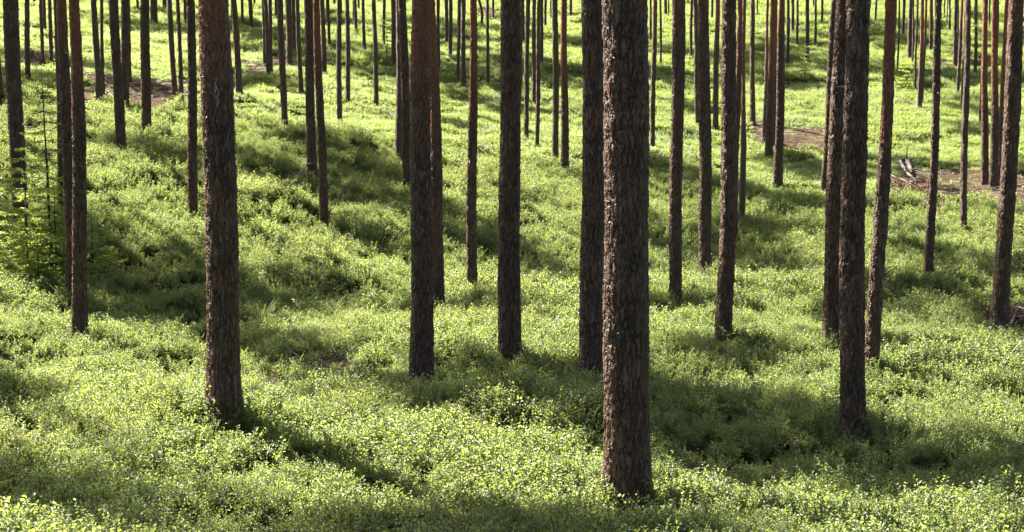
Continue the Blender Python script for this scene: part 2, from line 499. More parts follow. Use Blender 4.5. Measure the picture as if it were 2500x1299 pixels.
# trees: base x, base y, base width, x at the picture's top, width there, rust height (m)
# (photograph pixels; each one is dropped onto the terrain along its own sight line)
B = None
TREES = [
 # key,   xb,  yb,  wb,  xt,  wt, h0, label, landmark phrase
 ('t1', 50, 530, 37, 27, 36, 7, 'straight grey pine at the left edge behind the young spruces', 'the left-edge pine'),
 ('t2', 1, 220, 12, -12, 11, 3.5, 'pine cut off by the left edge of the picture', B),
 ('t3', 68, 188, 13, 65, 11, 5, 'dark slim pine just right of the left-edge pine top', B),
 ('t4', 104, 158, 8.5, 101, 9, 1.5, B, B), ('t4b', 110, 70, 8, 107, 8, 5, B, B),
 ('t5', 125, 160, 10, 121, 9, 1.2, B, B), ('t5b', 84, 8, 8, 83, 8, 5, B, B),
 ('t6', 151, 612, 15, 137, 13, 6, 'thin dark pine half hidden behind the close left pine pair', B),
 ('t7', 178, 725, 31, 154, 25, 3, 'rear pine of the touching pair at left, leaning on its neighbour', B),
 ('t8', 194, 808, 38, 181, 28, 2.2, 'front pine of the touching pair at left, rusty above', 'the touching pine pair'),
 ('t9', 243, 236, 17, 230, 14, 6, 'forked-looking pine left of a slimmer twin above the litter patch', B),
 ('t10', 251, 219, 9.5, 247, 8, 4, 'slim twin touching the right side of its forked-looking neighbour', B),
 ('t11', 295, 360, 25, 279, 22, 6, 'pine with a long shadow right of its base on bright cover', 'the long-shadowed pine'),
 ('t12', 306, 266, 19, 302, 21, 6, 'broad pine tucked directly behind the long-shadowed pine', B),
 ('t12b', 315, 183, 11, 310, 11, 6, B, B),
 ('t13', 357, 313, 25, 355, 21, 6, 'straight pine at the right end of the upper litter patch', B),
 ('t14', 337, 29, 7, 335, 6, 4, B, B), ('t15', 376, 57, 18, 374, 16, 7, B, B), ('t16', 402, 24, 11, 401, 10, 6, B, B),
 ('t17', 427, 217, 14, 412, 12, 2.5, B, B), ('t18', 443, 238, 11.5, 434, 9, 2.5, B, B),
 ('t19', 471, 520, 25, 466, 19, 6, 'even dark pine standing close left of the scarred foreground pine', B),
 ('t20', 453, 54, 8, 452, 7, 6, B, B),
 ('t21', 546, 992, 83, 522, 73, 2.4, 'thick foreground pine at left with a pale resin scar', 'the resin-scarred pine'),
 ('t22', 585, 220, 17, 571, 14, 5, 'leaning pine just right of the resin-scarred foreground pine', B),
 ('t22b', 567, 44, 7, 566, 6, 4, B, B), ('t23', 592, 51, 7.5, 589, 6.5, 5, B, B), ('t24', 614, 66, 10.5, 611, 10, 5, B, B),
 ('t24b', 621, 17, 6, 620, 6, 5, B, B), ('t25', 646, 151, 7, 641, 6.5, 5, B, B), ('t26', 655, 188, 10, 648, 9.5, 4, B, B),
 ('t27', 662, 173, 9.5, 658, 9, 4, B, B), ('t28', 674, 47, 6, 673, 6, 5, B, B),
 ('t29', 696, 317, 18, 684, 14, 3.5, 'clean slim pine with a dark shadow patch right of its foot', B),
 ('t30', 707, 161, 16, 704, 15, 6, B, B), ('t31', 718, 125, 9, 717, 9, 5, B, B), ('t32', 735, 218, 13, 726, 9, 5, B, B),
 ('t33', 763, 418, 24, 751, 20, 5, 'grey-brown pine above a curved fallen stick', 'the curved-stick pine'),
 ('t34', 791, 540, 22, 772, 18, 2.2, 'slim rust-coloured pine in front of the curved-stick pine', B),
 ('t35', 792, 173, 12, 787, 11, 4, B, B), ('t36', 804, 109, 7.5, 801, 8, 5, B, B), ('t36b', 799, 66, 4.5, 798, 4.5, 5, B, B),
 ('t37', 816, 17, 7, 815, 7, 5, B, B), ('t39', 829, 298, 14, 827, 11, 5, B, B), ('t39b', 833, 32, 5.5, 833, 5, 5, B, B),
 ('t40', 849, 252, 12, 848, 10, 3, B, B), ('t41', 869, 84, 8, 867, 8, 5, B, B), ('t41b', 863, 64, 4.5, 863, 4.5, 5, B, B),
 ('t42', 876, 32, 5, 876, 5, 5, B, B), ('t43', 890, 120, 8.5, 886, 7, 5, B, B), ('t44', 919, 260, 12.5, 913, 10, 5, B, B),
 ('t45', 924, 10, 8, 924, 8, 5, B, B), ('t46', 937, 105, 8, 938, 7, 5, B, B), ('t47', 961, 166, 12, 960, 12, 5, B, B),
 ('t48a', 974, 395, 18, 974, 16, 6, 'rear pine of the overlapping pair left of the bare-hollow pine', B),
 ('t48b', 995, 475, 22, 984, 19, 5, 'front pine of the overlapping pair left of the bare-hollow pine', B),
 ('t49', 1027, 925, 58, 1030, 46, 2.6, 'stout rusty-topped pine at the right end of the shaded bare hollow', 'the bare-hollow pine'),
 ('t50', 1074, 750, 29, 1053, 25, 2.2, 'slimmer pine peeping out right behind the bare-hollow pine', B),
 ('t51', 1071, 168, 8.5, 1070, 8, 3, B, B), ('t52', 1091, 104, 9, 1090, 9, 5, B, B), ('t53', 1099, 132, 9, 1100, 9, 4, B, B),
 ('t54', 1117, 190, 8.5, 1122, 10.5, 4, B, B), ('t55', 1132, 211, 11.5, 1131, 11, 4, B, B),
 ('t56', 1152, 710, 27, 1154, 19, 2.4, 'slender pine turning rust-red upward, between two thick mid pines', B),
 ('t56b', 1162, 283, 9, 1159, 9, 5, B, B), ('t57', 1174, 62, 7, 1170, 6, 6, 'small crooked dark trunk high on the slope', B),
 ('t58', 1191, 201, 8, 1191, 7.5, 4, B, B), ('t59', 1204, 53, 6, 1205, 6, 5, B, B),
 ('t60', 1246, 865, 57, 1244, 47, 8, 'thick dark pine in the middle of the picture, sunlit left rim', 'the mid-picture pine'),
 ('t61', 1277, 107, 9, 1277, 9, 4, B, B), ('t61b', 1272, 207, 8, 1273, 8, 5, B, B), ('t62', 1284, 330, 12.5, 1290, 11, 3.5, B, B),
 ('t63', 1303, 250, 10, 1305, 10.5, 4, B, B), ('t64', 1311, 352, 11, 1317, 9.5, 3.0, B, B), ('t65', 1322, 155, 8, 1323, 8, 5, B, B),
 ('t66', 1331, 65, 7, 1332, 7, 5, B, B), ('t67', 1345, 44, 3.5, 1345, 3.5, 5, B, B),
 ('t68', 1356, 392, 16, 1355, 14.5, 6, 'grey pine paired left of the orange-topped slim pine', B),
 ('t69', 1379, 415, 20, 1378, 16, 1.4, 'slim pine with strongly orange upper trunk', 'the orange-topped pine'),
 ('t70', 1393, 37, 7, 1393, 7, 5, B, B), ('t71', 1413, 8, 5, 1413, 5, 5, B, B),
 ('t72', 1446, 930, 62, 1449, 54, 9, 'thick rough pine directly behind left of the biggest foreground pine', B),
 ('t73', 1537, 1215, 112, 1522, 105, 9, 'biggest and nearest pine with deeply plated dark bark', 'the biggest pine'),
 ('t74', 1588, 103, 6, 1589, 5.5, 4, B, B), ('t75', 1593, 357, 12.5, 1598, 12, 2.4, 'slim reddish pine close right of the biggest pine', B),
 ('t76', 1613, 158, 6, 1613, 5.5, 2, B, B), ('t78', 1625, 39, 8, 1624, 8, 4, B, B), ('t78b', 1632, 51, 4, 1632, 4, 4, B, B),
 ('t79', 1649, 735, 31, 1655, 30, 4.2, 'straight brown pine, first mid-distance trunk right of the biggest pine', 'the straight brown pine'),
 ('t79b', 1670, 145, 8, 1670, 8, 3, B, B), ('t80', 1679, 10, 5, 1679, 5, 5, B, B), ('t81', 1687, 147, 7, 1689, 6.5, 2, B, B),
 ('t82', 1703, 300, 11, 1697, 11, 6, 'pine mostly hidden behind the pine with the flaky left edge', B),
 ('t83', 1721, 655, 33, 1718, 26, 4.5, 'mid-slope pine with a flaky sunlit left edge', B),
 ('t84', 1738, 48, 6, 1738, 6, 5, B, B), ('t85', 1747, 313, 15, 1751, 12, 2.2, B, B),
 ('t86', 1763, 820, 42, 1784, 33, 4.0, 'right-leaning rough pine with a glittering left rim', 'the glittering-rim pine'),
 ('t86b', 1792, 578, 18, 1805, 15, 3, 'pine half hidden behind the right side of the glittering-rim pine', B),
 ('t87', 1811, 540, 16, 1820, 11.5, 1.2, 'slim bright orange pine with short snapped twigs', B),
 ('t88', 1838, 292, 13.5, 1836, 11, 3, B, B), ('t89', 1849, 37, 3.5, 1849, 3.5, 5, B, B),
 ('t90', 1864, 331, 9, 1876, 8, 1.6, B, B), ('t91', 1877, 385, 20, 1887, 14, 1.6, 'reddish pine in the tight cluster beside the fallen log', B),
 ('t92', 1889, 350, 8, 1897, 8, 1.6, B, B),
 ('t93', 1899, 448, 23, 1910, 16, 3.5, 'front pine of the tight cluster, dark with a bright left rim', 'the tight-cluster pine'),
 ('t94', 1923, 155, 9.5, 1924, 8, 1.5, B, B), ('t95', 1935, 82, 8, 1935, 7.5, 3, B, B), ('t96', 1946, 105, 6.5, 1947, 6, 3, B, B),
 ('t97', 1970, 154, 10, 1972, 9, 3, 'pine standing behind the small shaded spruce on the far slope', B),
 ('t98', 1991, 104, 6, 1992, 6, 2, B, B), ('t98b', 1985, 25, 4, 1985, 4, 5, B, B), ('t99', 2007, 64, 6, 2007, 6, 2, B, B),
 ('t100', 2012, 475, 20, 2038, 14, 6, 'dark leaning pine just left behind the bright-rimmed pair', B),
 ('t101', 2031, 835, 52, 2063, 44, 5, 'rear pine of the thick right pair, brightly sunlit left rim', B),
 ('t102', 2082, 1040, 63, 2093, 54, 9, 'front pine of the thick right pair, rough dark bark', 'the thick right pair'),
 ('t103', 2124, 23, 3.5, 2124, 3.5, 4, B, B), ('t104', 2137, 58, 5, 2138, 5, 3, B, B),
 ('t105', 2124, 897, 36, 2171, 29, 1.8, 'curved orange pine leaning right beside the thick pair', 'the curved orange pine'),
 ('t106', 2155, 601, 20, 2182, 14, 1.8, 'rusty pine hugging the right side of the curved orange pine', B),
 ('t107', 2191, 172, 4.5, 2196, 4.5, 2, B, B), ('t108', 2205, 89, 7, 2207, 7, 2, B, B), ('t109', 2221, 137, 12, 2224, 14, 6, B, B),
 ('t110', 2228, 152, 5, 2231, 5, 1.5, B, B), ('t111', 2234, 225, 6, 2240, 5, 4, B, B),
 ('t112', 2245, 261, 12, 2252, 10, 1.0, B, B), ('t112b', 2251, 245, 7.5, 2260, 7, 1.2, B, B), ('t113', 2272, 126, 9, 2273, 9, 1.5, B, B),
 ('t114', 2266, 685, 23, 2294, 15, 8, 'thin near-black pine leaning right over the brush pile', 'the near-black leaning pine'),
 ('t115', 2305, 40, 3.5, 2305, 3.5, 2, B, B), ('t115b', 2318, 81, 5, 2319, 5, 2, B, B), ('t115c', 2311, 60, 3, 2311, 3, 3, B, B),
 ('t116', 2332, 157, 10, 2333, 8, 3, B, B), ('t117', 2337, 150, 5, 2340, 5, 1.5, B, B), ('t118', 2337, 226, 9, 2349, 8, 1.8, B, B),
 ('t119', 2352, 560, 18, 2362, 14, 5, 'slim dark pine at the right end of the brush pile', 'the brush-pile pine'),
 ('t119b', 2348, 266, 8, 2358, 8, 1.5, B, B), ('t120', 2381, 180, 8, 2385, 8, 1.5, B, B), ('t120b', 2378, 53, 3.5, 2378, 3.5, 2, B, B),
 ('t121', 2404, 435, 19, 2406, 13, 1.5, 'red-brown pine at left of a three-pine row on bare litter', B),
 ('t121b', 2393, 300, 8.5, 2402, 7, 1.2, B, B), ('t122', 2415, 70, 4.5, 2416, 4.5, 2, B, B),
 ('t123', 2427, 450, 22, 2431, 15, 1.6, 'red-brown pine in the middle of the litter-patch row', B), ('t123b', 2433, 185, 5.5, 2436, 5, 2, B, B),
 ('t124', 2440, 440, 15, 2457, 10, 1.4, 'leaning reddish pine squeezed left of the right-edge pine', B),
 ('t125', 2440, 795, 42, 2482, 35, 3.5, 'thick leaning pine at the right edge with glaring left rim', 'the right-edge pine'),
]

ORD = ['first', 'second', 'third', 'fourth', 'fifth', 'sixth', 'seventh', 'eighth', 'ninth', 'tenth', 'eleventh', 'twelfth', 'thirteenth',
       'fourteenth', 'fifteenth', 'sixteenth', 'seventeenth', 'eighteenth', 'nineteenth', 'twentieth', 'twenty-first', 'twenty-second', 'twenty-third', 'twenty-fourth', 'twenty-fifth', 'twenty-sixth']
marks = sorted([(t[1], t[8]) for t in TREES if t[8]])
auto = {}
lists = {}
for t in sorted(TREES, key=lambda t: t[1]):
    if t[7]: continue
    ph = [m for m in marks if m[0] <= t[1]]
    ph = ph[-1][1] if ph else 'the left edge'
    lists.setdefault(ph, []).append(t)
for ph, ts in lists.items():
    for t in ts:
        x0 = max([m[0] for m in marks if m[1] == ph], default=-99)
        i = sum(1 for q in TREES if x0 < q[1] < t[1])
        size = 'very thin' if t[3] < 6 else ('thin' if t[3] < 9 else 'slim')
        hue = 'reddish' if t[6] <= 2.5 else ('brown' if t[6] <= 4 else 'dark')
        where = 'at the slope top' if t[2] < 70 else ('high up' if t[2] < 170 else 'on mid slope')
        auto[t[0]] = f"{size} {hue} pine {where}, {ORD[i]} trunk right of {ph}"

TREEPOS = {}
kk = 0


def plant_tree(key, P, r0, r1, H1, dx, dy, h0, lod, label, group, cs=1.0, bow=0.0, hscale=1.0, zs=1.0, off=0.0):
    global kk
    root = empty('pine_tree', P)
    tag(root, label, 'tree', group)
    Htop = tree_height(r0, hscale)
    me, ax, rad = trunk_mesh(r0, r1, H1, dx, dy, Htop, h0, lod, bow, off)
    link('trunk', me, root)
    cm = CROWNS[kk % 5]; kk += 1
    s = crown_scale(r0, cs)
    zb = Htop - 6.7 * s * zs
    a = ax(zb + 2); c = link('crown', cm, root, (a[0], a[1], zb))
    c.rotation_euler = (0, 0, rng.uniform(0, 6.28)); c.scale = (s, s, s * zs)
    TREEPOS[key] = (root, ax, rad, P)
    return root, ax, rad


SPEC = []
for (key, xb, yb, wb, xt, wt, h0, lab, lm) in TREES:
    P = ground(xb, yb, .175)
    dep = depth_of(P)
    P[2] = float(height(P[0], P[1])) - .02
    r0 = wb * dep / F / 2
    D = ray(xt, 0); t = P[1] / D[1]
    top = np.array([0, 0, ZC]) + D * t
    H1 = max(.8, top[2] - P[2])
    dx = float(np.clip((top[0] - P[0]) / H1, -.075, .075)) * H1 if yb > 60 else 0.02 * H1 * rng.normal() * .4
    r1 = wt * dep / F / 2
    if H1 < 2.5: r1 = max(r1, r0 * .93)
    r1 = min(r1, r0 * 1.0)
    lod = 0 if wb > 50 else (1 if wb > 18 else 2)
    bow = {'t105': .035, 't86': .03, 't8': .02, 't57': .12}.get(key, 0)
    SPEC.append([key, P, r0 / 1.04, r1, H1, dx, rng.normal(0, .01) * H1, h0, lod, lab or auto[key], 'pine trees on the slope', bow])

# unseen pines added outside the view so that their crowns shade the ground
OUT = []
for i in range(6000):
    th = rng.uniform(-1.25, -.335) if rng.random() < .8 else rng.uniform(.335, .62)
    r = math.sqrt(rng.uniform(12 ** 2, 72 ** 2))
    x, y = r * math.sin(th), r * math.cos(th)
    if all((x - a) ** 2 + (y - b) ** 2 > 2.5 ** 2 for a, b in OUT): OUT.append((x, y))
    if len(OUT) >= 210: break

for i in range(3000):
    th = rng.uniform(-.42, .34); r = rng.uniform(100, 168)
    x, y = r * math.sin(th), r * math.cos(th); q = np.array([x, y, float(height(x, y)) - ZC])
    if 649.5 - F * (q @ UP) / (q @ FWD) < -12 and all((x - a) ** 2 + (y - b) ** 2 > 5 ** 2 for a, b in OUT): OUT.append((x, y))
    if len(OUT) >= 290: break

# Shade plan: which crowns are large, small, tall or low follows from where the photograph's ground lies in shade.
SHADE = [(565, 390, 780, 480, 28), (795, 335, 990, 450, 22), (800, 440, 980, 510, 15), (625, 500, 800, 600, 15), (320, 310, 450, 390, 22),
         (280, 550, 420, 620, 22), (215, 610, 360, 720, 45), (350, 600, 490, 680, 20), (300, 720, 500, 800, 35), (575, 620, 650, 670, 25),
         (580, 690, 750, 760, 40), (850, 550, 1000, 620, 18), (1075, 390, 1215, 460, 25), (1075, 520, 1215, 600, 25), (1090, 740, 1215, 775, 18),
         (0, 490, 30, 535, 25), (1270, 465, 1415, 545, 25), (1280, 590, 1415, 650, 15), (1275, 655, 1415, 690, 22),
         (1580, 395, 1750, 440, 20), (1580, 575, 1740, 625, 20), (1795, 590, 1875, 640, 25), (1915, 380, 2020, 430, 18), (1820, 470, 2010, 500, 18),
         (1810, 545, 2015, 570, 10), (1900, 655, 2015, 700, 18), (1600, 740, 1740, 765, 15), (2170, 350, 2260, 415, 25), (2290, 375, 2390, 430, 15),
         (2150, 610, 2230, 640, 15), (2185, 690, 2310, 705, 16), (2300, 610, 2440, 670, 20), (2150, 735, 2420, 775, 25), (125, 810, 300, 840, 18),
         (280, 830, 460, 940, 15), (0, 930, 120, 1040, 38), (345, 1120, 450, 1160, 18), (90, 1170, 310, 1260, 38), (585, 830, 850, 865, 28),
         (715, 910, 925, 920, 12), (1050, 900, 1250, 965, 20), (1000, 1110, 1200, 1145, 12), (525, 1200, 750, 1225, 18), (850, 1255, 1250, 1290, 18),
         (1275, 900, 1475, 940, 20), (1300, 980, 1475, 1040, 30), (1595, 830, 2000, 880, 20), (1595, 940, 1875, 1010, 35), (1600, 1040, 2050, 1080, 38),
         (1870, 1085, 2500, 1150, 42), (2125, 815, 2290, 860, 12), (2125, 1015, 2275, 1040, 22), (1490, 1250, 1725, 1299, 20), (1250, 1280, 1500, 1299, 15),
         (590, 75, 680, 105, 18), (690, 320, 790, 340, 15), (810, 125, 910, 145, 13), (1130, 225, 1240, 260, 22), (1020, 275, 1110, 310, 18),
         (1060, 185, 1130, 200, 12), (1390, 95, 1440, 105, 12), (1380, 185, 1450, 195, 12), (1610, 180, 1680, 195, 15), (1670, 240, 1740, 260, 15),
         (1900, 160, 2010, 200, 30), (2260, 180, 2330, 190, 12), (2350, 260, 2440, 295, 22), (1740, 125, 1820, 135, 14), (440, 55, 540, 70, 14),
         (150, 55, 260, 70, 16), (20, 225, 110, 240, 12), (1250, 155, 1320, 170, 12), (850, 225, 960, 240, 12), (510, 310, 620, 350, 20),
         (2030, 155, 2140, 170, 12), (2400, 320, 2500, 345, 20), (700, 30, 800, 40, 12), (1000, 60, 1100, 70, 12), (2150, 60, 2300, 70, 12)]
AZ, EL = R(40), R(46)
SUN = np.array([-math.sin(AZ) * math.cos(EL), math.cos(AZ) * math.cos(EL), math.sin(EL)])
gu, gv = np.meshgrid(np.arange(10, 2500, 40), np.concatenate([np.arange(40, 345, 18), np.arange(345, 700, 24), np.arange(700, 1299, 28)]))
gu = gu.ravel(); gv = gv.ravel()
GP = np.array([ground(a, b, .2) for a, b in zip(gu, gv)])
tgt = np.ones(len(gu))
tgt[gv < 220] = .5
for (a, b, c, d, hw) in SHADE:
    t_ = np.clip(((gu - a) * (c - a) + (gv - b) * (d - b)) / ((c - a) ** 2 + (d - b) ** 2), 0, 1)
    tgt[np.hypot(gu - a - t_ * (c - a), (gv - b - t_ * (d - b))) < hw * 1.15] = 0.06


def tree_height(r0, hs): return float(np.clip(15.5 + r0 * 26, 15.5, 21.5)) * hs
def crown_scale(r0, cs): return float(np.clip(.55 + r0 * 3.0, .7, 1.15)) * cs


PERP = np.array([math.cos(AZ), math.sin(AZ), 0])      # a crown may sit up to a metre aside of its leaning stem


def chord(P, r0, dx, H1, cs, zs, hs, of):
    s = crown_scale(r0, cs); hz = 3.75 * s * zs
    c = P + np.array([dx + dx / H1 * 2.5, 0, tree_height(r0, hs) + .8 * s * zs - hz]) + PERP * of; ax = np.array([1.6 * s, 1.6 * s, hz])
    o = (GP - c) / ax; d = SUN / ax
    A_ = d @ d; B_ = o @ d; C_ = (o * o).sum(1) - 1
    disc = B_ * B_ - A_ * C_
    return np.where(disc > 0, 2 * np.sqrt(np.maximum(disc, 0)) / A_, 0) * 1.2


OPT_IN = [(c, z, h, of) for c in (.45, .75, 1.05) for z in (.4, .75) for h in (.75, .84, .93, 1.02, 1.11, 1.2, 1.28) for of in (0, -1.2, 1.2)]
OPT_FAR = [(c * 1.6, z, h, of) for c, z, h, of in OPT_IN]
OPT_OUT = [None] + [(c, z, h, 0) for c in (.6, .8, 1.0) for z in (.4, .6, .85) for h in (.75, .85, .95, 1.05, 1.15, 1.25)]
cand = []
for sp in SPEC: cand.append((sp[1], sp[2], sp[5], sp[4], OPT_FAR if sp[1][1] > 55 else OPT_IN))
for i, (x, y) in enumerate(OUT):
    cand.append((np.array([x, y, float(height(x, y))]), .12 + .05 * ((i * 7) % 10) / 10, 0., 5., OPT_OUT))
TAU = [np.array([np.zeros(len(gu)) if o is None else chord(c[0], c[1], c[2], c[3], *o) for o in c[4]]) for c in cand]
use = [0] * len(cand); cur = sum(TAU[i][0] for i in range(len(cand)))
for it in range(5):
    for i in rng.permutation(len(cand)):
        rest = cur - TAU[i][use[i]]
        e = ((np.exp(-(rest[None] + TAU[i])) - tgt) ** 2).sum(1) + np.arange(len(TAU[i])) * 1e-3
        use[i] = int(np.argmin(e)); cur = rest + TAU[i][use[i]]
print('shade fit', float(((np.exp(-cur) - tgt) ** 2).mean()), 'mean light', float(np.exp(-cur).mean()), 'target', tgt.mean())

for sp, k in zip(SPEC, use):
    op = (OPT_FAR if sp[1][1] > 55 else OPT_IN)[k]
    plant_tree(*sp[:11], op[0], sp[11], op[2], op[1], op[3])
n_out = 0
for (x, y), c, k in zip(OUT, cand[len(SPEC):], use[len(SPEC):]):
    if k == 0: continue
    P = c[0] - np.array([0, 0, .02]); n_out += 1
    side = 'top' if math.hypot(x, y) > 96 else ('left' if x < 0 else 'right')
    plant_tree('out%d' % n_out, P, c[1], c[1] * .85, 5.0, 0.0, 0.0, rng.uniform(2, 6), 2,
               f'unseen pine added for its shade outside the {side} picture edge', f'added shade pines outside the {side} picture edge', OPT_OUT[k][0], 0.0, OPT_OUT[k][2], OPT_OUT[k][1])
print('outside pines', n_out)

# pale resin streak and dead twigs
def twig_on(key, u, v, side, ln, droop=.1, r=.012):
    root, ax, rad, P = TREEPOS[key]
    D = ray(u, v); z = ZC + D[2] * (P[1] / D[1]) - P[2]
    stub(root, ax, rad, z, side, ln, droop, r)


def resin(key, marks_):
    root, ax, rad, P = TREEPOS[key]
    mb = MB()
    for (u, v0, v1, w) in marks_:
        pts = []; rr = []
        for i in range(8):
            v = v0 + (v1 - v0) * i / 7
            D = ray(u + 2.0 * math.sin(i * 1.9 + u), v); t = (P[1] - .12) / D[1]
            q = np.array([0, 0, ZC]) + D * t - P
            c = ax(q[2]); rd = rad(q[2]) + .004
            xx = np.clip(q[0] - c[0], -rd * .95, rd * .95)
            pts.append(np.array([c[0] + xx, c[1] - math.sqrt(rd * rd - xx * xx), q[2]])); rr.append(w * (.35 + rng.random() * .65))
        mb.tube(pts, rr, 6, 0)
    m = plain('resin', (.20, .16, .12), (.50, .45, .38), 60, .5)
    link('resin_scar', mb.mesh('resin_scar', [m], True), root)


resin('t21', [(527, 190, 226, .007), (532, 214, 260, .006), (524, 212, 240, .004), (529, 236, 262, .004)])
PI = math.pi
for a in [('t86', 1765, 65, PI, .07, .5), ('t87', 1822, 12, 0, .14, .2), ('t87', 1818, 28, PI, .10, .1), ('t87', 1818, 50, PI, .09, 0), ('t87', 1815, 130, PI, .1, 0),
          ('t85', 1740, 168, PI, .1, 0), ('t114', 2300, 45, 0, .22, .25), ('t114', 2285, 82, PI, .1, .3), ('t114', 2297, 172, 0, .08, -.3),
          ('t114', 2283, 130, PI, .06, .2), ('t119', 2368, 66, 0, .36, .35), ('t119', 2368, 66, -.3, .3, 0.0), ('t8', 205, 262, 0, .07, -.4),
          ('t102', 2120, 86, 0, .05, .1), ('t105', 2186, 88, 0, .07, .0), ('t100', 2035, 123, PI, .1, .1), ('t29', 702, 240, 0, .05, -.3),
          ('t44', 915, 70, 0, .4, -.05), ('t9', 240, 36, 0, .08, .3), ('t112', 2248, 42, PI, .2, .1), ('t112', 2244, 65, PI, .18, 0.), ('t95', 1932, 6, PI, .25, -.3)]:
    twig_on(*a[:6])
for sp in SPEC:
    if sp[8] > 1 or rng.random() < .35: continue
    root, ax, rad, P = TREEPOS[sp[0]]
    for j in range(int(rng.integers(1, 4))):
        h = rng.uniform(.35, .98) * sp[4]
        stub(root, ax, rad, h, rng.uniform(0, 6.28), rng.uniform(.04, .12), rng.uniform(-.2, .4), .008, 'branch_stub')
twig_on('t125', 2462, 512, 0.3, .30, -.35, .006); twig_on('t125', 2455, 543, -.9, .30, .05, .006)

# ------------------------------------------------------------------ young spruces
def spruce(P, h, rad, dens, label, green=.5, bare_top=0.0, lean=0.0, group='young spruces'):
    far = math.hypot(P[0], P[1]) > 45; sp = .09 if far else .05; nl = .075 if far else .045
    root = empty('young_spruce', P); tag(root, label, 'tree', group)
    st = MB(); fo = MB()
    st.tube([(0, 0, -.1), (lean * .4, 0, h * .5), (lean, 0, h)], [.012 + h * .007, .006 + h * .004, .003], 6, 0)
    nw = max(5, int(h * 6))
    for w in range(nw):
        t = (w + .3) / nw; z = h * (.04 + .93 * t)
        for b in range(int(rng.integers(4, 7))):
            a = rng.uniform(0, 6.28)
            ln = rad * (1 - t) ** .8 * rng.uniform(.6, 1.1) + .08
            d = np.array([math.cos(a), math.sin(a), rng.uniform(-.2, .12)])
            pts = [np.array([lean * t, 0, z])]
            for s in range(5):
                dd = d + np.array([0, 0, -.18 + .12 * s]); pts.append(pts[-1] + dd * ln / 5)
            st.tube(pts, [.006, .005, .004, .003, .003, .002], 4, 0, False)
            if bare_top and t > 1 - bare_top and rng.random() < .8: nee = .25
            else: nee = 1.0
            side = np.cross(d, (0, 0, 1)); va0 = rng.uniform(.1, .9)
            nq = max(3, int(ln / sp))
            for s in range(nq + 1):
                q = .12 + .88 * s / nq; i = min(int(q * 5), 4); c = pts[i] + (pts[i + 1] - pts[i]) * min(q * 5 - i, 1)
                for sg in (-1, 1, 0):
                    if rng.random() > dens * nee: continue
                    if sg == 0 and s < nq - 1: continue
                    tw = d * .75 + side * sg * rng.uniform(.5, .9) + np.array([0, 0, rng.uniform(-.35, .12)])
                    tw = tw / np.linalg.norm(tw); tl = (.05 + .42 * ln * (1 - q)) * rng.uniform(.6, 1.1)
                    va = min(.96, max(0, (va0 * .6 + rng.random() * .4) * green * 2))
                    nn = max(3, int(tl / (sp * .34)))
                    for n_ in range(nn):
                        e = c + tw * tl * n_ / nn
                        fo.blade(e, tw * .8 + rv(.45), rv(1), rng.uniform(.6, 1.0) * nl, nl * .34, 0, va)
    link('stem', st.mesh('stem', [M_TWIG], True), root)
    link('foliage', fo.mesh('foliage', [M_SPRUCE]), root)
    return root


def atpx(u, v, lift=.05):
    p = ground(u, v, lift); p[2] = float(height(p[0], p[1])); return p


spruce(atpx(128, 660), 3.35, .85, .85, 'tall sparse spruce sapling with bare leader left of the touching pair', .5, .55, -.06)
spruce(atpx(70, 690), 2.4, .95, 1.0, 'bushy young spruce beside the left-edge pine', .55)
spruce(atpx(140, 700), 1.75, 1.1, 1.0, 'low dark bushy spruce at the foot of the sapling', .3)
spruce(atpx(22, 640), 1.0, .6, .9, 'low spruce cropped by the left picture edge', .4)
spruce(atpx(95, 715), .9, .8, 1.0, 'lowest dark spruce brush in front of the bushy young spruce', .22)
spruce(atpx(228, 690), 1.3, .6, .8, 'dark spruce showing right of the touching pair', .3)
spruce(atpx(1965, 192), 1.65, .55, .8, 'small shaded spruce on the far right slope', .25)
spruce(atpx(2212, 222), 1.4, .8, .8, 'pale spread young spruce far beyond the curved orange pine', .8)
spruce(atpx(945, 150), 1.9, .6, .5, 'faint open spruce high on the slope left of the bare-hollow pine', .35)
spruce(atpx(2235, 215), .9, .4, .8, 'lowest young spruce beside the pale spread one', .6)

